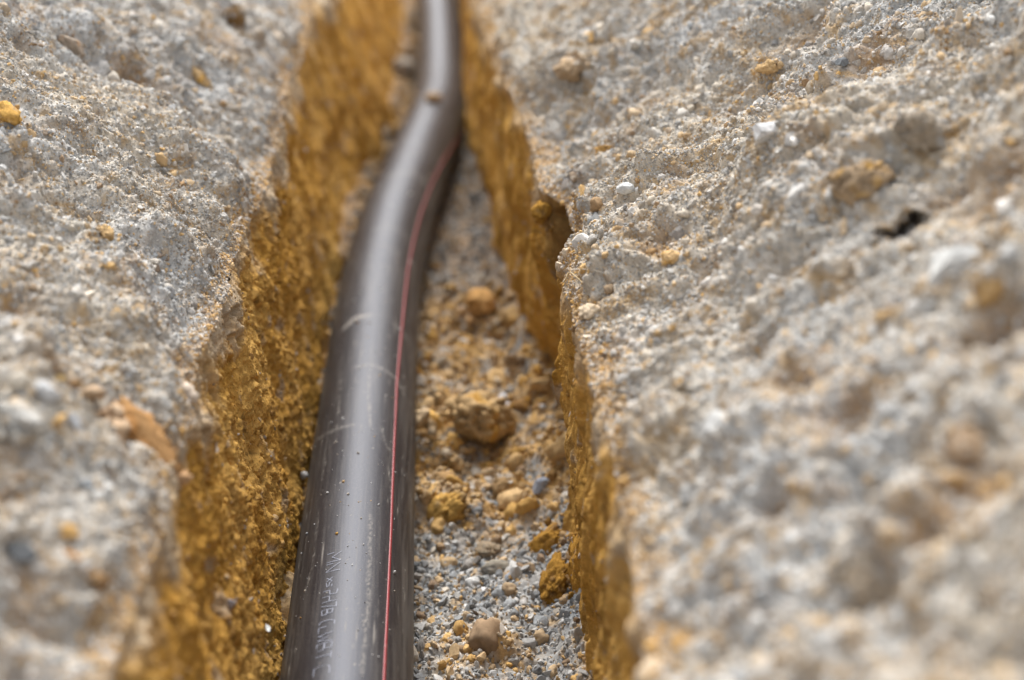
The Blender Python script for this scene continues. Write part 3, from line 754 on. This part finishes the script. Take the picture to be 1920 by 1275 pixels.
ring = []
clod_ochre = OCHRE2*1.05; sandy = SAND; pale = WHITE*.95
LUMPS = [
 # on the trench bottom
 ('clay_clod', 'largest crumbly ochre clay clod on the trench bottom, dark gap under it', 'clod', 872, 818, 165, 'clod', SAND*.8, 3, .75, .62, 20, .0, 'trench_floor', OCHRE2*.9),
 ('clay_clod', 'flattened crumbling ochre clod beside the pipe, just below the largest clod', 'clod', 846, 962, 116, 'clod', OCHRE2*.75, 4, .75, .5, 10, .42, 'trench_floor', SAND*.6),
 ('pebble', 'rounded brown grey pebble lying on pale gravel in the trench bottom', 'pebble', 928, 1070, 54, 'round', np.array([.25, .225, .18]), 5, .62, .6, 15, .25, 'trench_floor', np.array([.2, .19, .17])),
 ('pebble', 'dull brown gritty pebble touching the far side of the rounded brown grey one', 'pebble', 916, 1036, 52, 'clod', np.array([.27, .21, .14]), 6, .7, .6, 0, .3, 'trench_floor', np.array([.3, .27, .22])),
 ('stone', 'smooth slate blue stone near the right trench wall on the bottom', 'stone', 1016, 914, 42, 'angular', np.array([.23, .25, .29]), 7, .7, .6, 25, .25, 'trench_floor', np.array([.27, .28, .31])),
 ('stone', 'long narrow bluish stone leaning beside the rounded brown grey pebble', 'stone', 958, 1082, 34, 'flake', np.array([.25, .27, .30]), 8, .42, .4, 60, .2, 'trench_floor', None),
 ('stone', 'small bright white chip among grey gravel on the trench bottom', 'stone', 907, 1107, 12, 'angular', np.array([.8, .8, .8]), 9, .7, .6, 0, .2, 'trench_floor', None),
 ('clay_clod', 'crumbly brown clod fallen against the foot of the right trench wall', 'clod', 1044, 1092, 90, 'clod', OCHRE*.62, 10, 1.2, .55, 0, .42, 'trench_floor', BROWN),
 ('clay_clod', 'ochre clod with a thin pale root, slumped above the brown one by the right wall', 'clod', 1028, 1022, 92, 'clod', OCHRE*.68, 11, .9, .5, 0, .42, 'trench_floor', BROWN*1.2),
 ('clay_clod', 'dull orange brown clod half buried in gravel below the slate blue stone', 'clod', 942, 918, 40, 'clod', np.array([.30, .2, .1]), 12, 1.2, .6, 0, .3, 'trench_floor', None),
 ('pebble', 'rounded sandy pebble beside the pipe with blue grey pebbles round it', 'pebble', 842, 1060, 34, 'round', np.array([.36, .26, .15]), 13, .9, .7, 0, .3, 'trench_floor', None),
 ('clay_clod', 'rounded orange clod standing highest on the farther rubble of the trench bottom', 'clod', 902, 588, 62, 'clod', np.array([.45, .26, .10]), 14, .8, .8, 0, .15, 'trench_floor', None),
 ('clay_clod', 'brown flat topped clod right of two tiny white stones', 'clod', 982, 762, 46, 'clod', BROWN*1.3, 15, .8, .6, 0, .3, 'trench_floor', OCHRE),
 ('stone', 'upper of two tiny white stones behind the largest clod', 'stone', 942, 747, 19, 'round', np.array([.62, .63, .65]), 16, .8, .8, 0, .2, 'trench_floor', None),
 ('stone', 'lower of two tiny white stones behind the largest clod', 'stone', 951, 762, 14, 'round', np.array([.62, .63, .65]), 17, .9, .8, 0, .2, 'trench_floor', None),
 ('clay_clod', 'wedge shaped yellow clod at the gap under the largest clod', 'clod', 865, 878, 24, 'clod', SAND, 18, 1.1, 1.0, 0, .15, 'trench_floor', None),
 ('stone', 'pale block of rubble between the far bend of the pipe and the left wall', 'stone', 752, 140, 46, 'clod', np.array([.36, .32, .27]), 19, 1.0, .9, 0, .2, 'trench_floor', None),
 ('pebble', 'small pale pebble between the pipe and the foot of the left wall', 'pebble', 566, 892, 18, 'round', np.array([.5, .48, .45]), 20, .9, .9, 0, .2, None, None),
 # on the left wall
 ('stone', 'thin pale chip sticking out of the left wall low down beside the pipe', 'stone', 496, 1180, 30, 'flake', np.array([.58, .6, .58]), 21, .45, .35, -55, -.1, 'trench_wall_left', None),
 ('pebble', 'small round beige pebble stuck in the left wall with a dark hole beside it', 'pebble', 510, 968, 19, 'round', np.array([.48, .33, .17]), 22, .9, .9, 0, .05, 'trench_wall_left', None),
 ('stone', 'knobbly grey stone stuck in the left wall above the pale chip', 'stone', 436, 1136, 24, 'clod', np.array([.30, .27, .27]), 23, .8, .7, 0, .15, 'trench_wall_left', None),
 # on the left bank
 ('clay_clod', 'long orange brown clay block lying across the rim of the left bank', 'clod', 268, 826, 190, 'clod', np.array([.40, .23, .10]), 24, .55, .25, -8, .38, 'terrain_left', np.array([.34, .16, .05])),
 ('stone', 'angular pale grey stone with a dark gap below it on the left bank', 'stone', 90, 738, 58, 'angular', np.array([.50, .50, .49]), 25, .62, .55, -20, .1, 'terrain_left', None),
 ('pebble', 'rounded cream pebble up the left bank beside the angular pale grey stone', 'pebble', 38, 720, 40, 'round', np.array([.50, .45, .37]), 26, .9, .8, 0, .15, 'terrain_left', None),
 ('stone', 'large pale lumpy rock with a sandy end, just below the rounded cream pebble', 'stone', 28, 782, 108, 'clod', np.array([.43, .415, .38]), 27, .6, .5, -25, .4, 'terrain_left', SAND),
 ('stone', 'flat grey slab lying just below the angular pale grey stone', 'stone', 138, 797, 46, 'flake', np.array([.44, .45, .46]), 28, .4, .35, -40, .2, 'terrain_left', None),
 ('stone', 'small yellow stone at the dark hollow on the left bank', 'stone', 112, 712, 28, 'angular', np.array([.42, .30, .14]), 29, .7, .6, 0, .2, 'terrain_left', None),
 ('clay_clod', 'bright ochre clod at the upper edge of the left bank', 'clod', 12, 218, 50, 'clod', np.array([.55, .32, .09]), 30, 1.0, .6, 40, .25, 'terrain_left', SAND),
 ('clay_clod', 'grey brown block with a rusty end, high on the left bank', 'clod', 130, 92, 58, 'clod', np.array([.33, .27, .21]), 31, .6, .6, -20, .2, 'terrain_left', np.array([.36, .22, .12])),
 ('clay_clod', 'dark brown clod at the far end of the left bank', 'clod', 436, 36, 46, 'clod', BROWN*.8, 32, 1.0, .7, 0, .3, 'terrain_left', GREY*.7),
 ('clay_clod', 'sandy elongated clod on the blurred far slope of the left bank', 'clod', 372, 148, 52, 'clod', SAND, 33, .42, .4, -48, .25, 'terrain_left', OCHRE2),
 ('clay_clod', 'crumbly yellow clod beside a hollow in the middle of the left bank', 'clod', 196, 440, 48, 'clod', SAND*.9, 34, .8, .6, -20, .3, 'terrain_left', OCHRE2),
 ('clay_clod', 'small yellow clod below the crumbly one in the middle of the left bank', 'clod', 203, 500, 30, 'clod', SAND*.95, 35, .8, .6, -20, .3, 'terrain_left', OCHRE2),
 ('stone', 'sandy stone ringed by dark gaps on the left bank slope', 'stone', 303, 333, 40, 'angular', np.array([.42, .38, .32]), 36, .6, .5, -35, .3, 'terrain_left', SAND*.8),
 ('clay_clod', 'blurred ochre lump low on the left bank near the rim', 'clod', 130, 1000, 40, 'clod', np.array([.5, .31, .12]), 37, .9, .6, 0, .25, 'terrain_left', SAND),
 ('clay_clod', 'blurred dark orange lump beside the ochre lump low on the left bank', 'clod', 132, 1046, 38, 'clod', np.array([.40, .2, .06]), 38, .6, .5, 0, .25, 'terrain_left', None),
 ('clay_clod', 'broad blurred brown lump nearest the left rim in front', 'clod', 182, 1090, 66, 'clod', np.array([.33, .2, .09]), 39, .55, .5, 0, .35, 'terrain_left', GREY*.7),
 ('stone', 'blurred dark grey stone at the bottom of the left bank', 'stone', 160, 916, 36, 'angular', BLUE*.8, 40, .8, .6, 0, .2, 'terrain_left', None),
 ('stone', 'darkest of the blue grey stones, low at the outer edge of the left bank', 'stone', 36, 1040, 58, 'angular', BLUE*.55, 41, .7, .5, -30, .3, 'terrain_left', None),
 # on the right bank
 ('clay_clod', 'big brown clod overhanging the dark hole in the right bank', 'clod', 1622, 348, 120, 'clod', np.array([.30, .22, .14]), 42, .8, .6, 0, .3, 'terrain_right', OCHRE2*.85),
 ('clay_clod', 'grey brown lump resting behind the clod over the dark hole', 'clod', 1712, 262, 120, 'clod', np.array([.30, .25, .19]), 43, .7, .7, 0, .25, 'terrain_right', GREY*.7),
 ('stone', 'blurred white rock on the right bank below the dark hole', 'stone', 1776, 494, 118, 'angular', np.array([.47, .465, .44]), 44, .6, .45, 15, .5, 'terrain_right', None),
 ('clay_clod', 'long blurred orange clod near the outer edge of the right bank', 'clod', 1858, 540, 100, 'clod', np.array([.42, .27, .12]), 45, .6, .4, 55, .5, 'terrain_right', SAND*.8),
 ('clay_clod', 'blurred grey brown clod low on the right bank, about the size of a fist', 'clod', 1642, 1108, 150, 'clod', np.array([.38, .31, .23]), 46, .8, .5, 0, .45, 'terrain_right', GREY*.8),
 ('clay_clod', 'vertical blurred brown clod on the outer lower part of the right bank', 'clod', 1812, 846, 84, 'clod', np.array([.30, .21, .13]), 47, 1.2, .6, 0, .35, 'terrain_right', GREY*.7),
 ('stone', 'pale angular stone at the upper middle of the right bank', 'stone', 1438, 248, 44, 'angular', np.array([.52, .51, .49]), 48, .8, .7, 10, .15, 'terrain_right', None),
 ('clay_clod', 'yellow crumbly clod in the middle of the right bank', 'clod', 1262, 484, 46, 'clod', SAND*1.05, 49, .7, .6, -10, .25, 'terrain_right', OCHRE2),
 ('stone', 'smooth pale oval stone near the rim of the right bank above the cave-in', 'stone', 1176, 353, 44, 'round', np.array([.5, .5, .48]), 50, .55, .45, 15, .25, 'terrain_right', None),
 ('clay_clod', 'tan block high on the right bank, beyond the cave-in', 'clod', 1082, 128, 74, 'clod', np.array([.44, .32, .2]), 51, .6, .7, 20, .15, 'terrain_right', GREY*.75),
 ('clay_clod', 'rusty crumb cluster on the far part of the right bank', 'clod', 1136, 285, 40, 'clod', np.array([.42, .25, .09]), 52, .6, .6, 0, .3, 'terrain_right', BROWN),
 ('clay_clod', 'small golden clod at the top of the right bank', 'clod', 1440, 126, 52, 'clod', SAND*1.0, 53, .6, .6, 0, .3, 'terrain_right', None),
 ('stone', 'dark slate stone among pale rubble at the top of the right bank', 'stone', 1578, 122, 26, 'angular', BLUE*.75, 54, .8, .6, 0, .1, 'terrain_right', None),
 ('clay_clod', 'light brown pebbly clod on the right rim where the bank bulges out', 'clod', 1108, 590, 46, 'clod', np.array([.5, .40, .28]), 55, 1.0, .7, 0, .25, 'terrain_right', SAND),
 ('clay_clod', 'orange lump on the right rim low down', 'clod', 1176, 906, 34, 'clod', np.array([.52, .33, .14]), 56, .8, .7, 0, .15, 'terrain_right', None),
 ('clay_clod', 'brown clay lump hanging under the right rim lip at the cave-in', 'clod', 1026, 398, 44, 'clod', OCHRE*.8, 57, 1.1, .9, 0, .2, None, BROWN),
]
for L_ in LUMPS:
    (nm, lab, cat, u, v, wpx, style, colr, seed, ratio, zr, rot, sink, which, sec) = L_
    try:
        lump(nm, lab, cat, u, v, wpx, style, colr, seed, ratio, zr, rot, sink, None, which, 5 if wpx > 70 else 4, sec)
    except Exception as e:
        print('LUMP MISS', nm, u, v, e)

scatter('clay_crumbs', ring, CRUMBS, 'g')

# pebble that rolled on to the pipe
py_, pa_ = pix2pipe(812, 192)
P, F = rock('round', 77, 3); P = P*.017
o = mesh_np('pebble', P, F, M_ROCK, col=np.repeat(np.array([[.36, .26, .16]]), len(P), 0)); o.location = psurf(np.array(py_), np.array(pa_), PR+.010)
tag(o, 'small tan pebble resting on top of the pipe before its far bend', 'pebble')

# grit lying on the pipe
ng = 420
gy = rng.uniform(.7, 3.2, ng)**1.0; ga = rng.normal(0, .55, ng)
gp = psurf(gy, ga, PR); gc, _, _ = pframe(gy); gn = (gp-gc)/PR
scatter('dirt_crumbs', [(gp, gn, sizes(ng, .0009, .0045, 2.0), tints(ng, [8, 6, 6, 8, 6, 1, 2, 2, 1]), np.full(ng, .3))], CRUMBS, 'g')

# roots, a plastic sliver
def tube(name, pts, rad, mat, colr):
    pts = np.array(pts, float)
    tt = np.linspace(0, len(pts)-1, (len(pts)-1)*6+1)
    idx = np.arange(len(pts))
    Q = np.stack([np.interp(tt, idx, pts[:, k]) for k in range(3)], 1)
    Q[1:-1] = (Q[:-2]+Q[1:-1]*2+Q[2:])/4
    V = []
    for k, qv in enumerate(Q):
        tn = Q[min(k+1, len(Q)-1)]-Q[max(k-1, 0)]; tn /= np.linalg.norm(tn)+1e-9
        a = np.cross(tn, [.3, .2, .9]); a /= np.linalg.norm(a); b = np.cross(tn, a)
        rr = rad*(1-.6*k/len(Q))
        V += [qv + rr*(a*math.cos(x)+b*math.sin(x)) for x in np.linspace(0, 2*math.pi, 6, endpoint=False)]
    n = len(Q); i = np.arange(n*6).reshape(n, 6); j = np.roll(i, -1, 1)
    F = np.stack([i[:-1], j[:-1], j[1:], i[1:]], -1).reshape(-1, 4)
    V = np.array(V); c0 = V.mean(0)
    o = mesh_np(name, V-c0, F, mat, col=np.repeat(np.array([colr]), len(V), 0)); o.location = c0
    return o
def rootpts(uvs, lift, which='terrain_right'):
    out = []
    for (u, v), l in zip(uvs, lift):
        h = hit(u, v, which)
        if h: out.append(np.array(h[0]) + np.array(h[1])*l)
    return out
tag(tube('root', rootpts([(1062, 533), (1070, 522), (1082, 519), (1094, 526), (1100, 545)], [.004, .008, .01, .008, .002]), .0011, M_ROCK, (.42, .33, .2)),
    'thin curled tan root at the right rim just above the standing clay slab', 'root')
tag(tube('root', rootpts([(1078, 508), (1100, 502), (1120, 505), (1135, 512)], [.004, .008, .007, .003]), .0006, M_ROCK, (.55, .5, .42)),
    'hair thin pale root lying over the right rim behind the curled root', 'root')
h = hit(1064, 352, 'terrain_right')
if h:
    P, F = rock('flake', 88, 3); P = P*np.array([.0045, .016, .004])
    o = mesh_np('plastic_sliver', P, F, M_ROCK, col=np.repeat(np.array([[.62, .64, .68]]), len(P), 0), smooth=False)
    o.location = np.array(h[0]) + np.array(h[1])*.006; o.rotation_euler = (R(-60), R(10), R(8))
    tag(o, 'upright bluish white sliver over the dark gap of the cave-in', 'sliver')
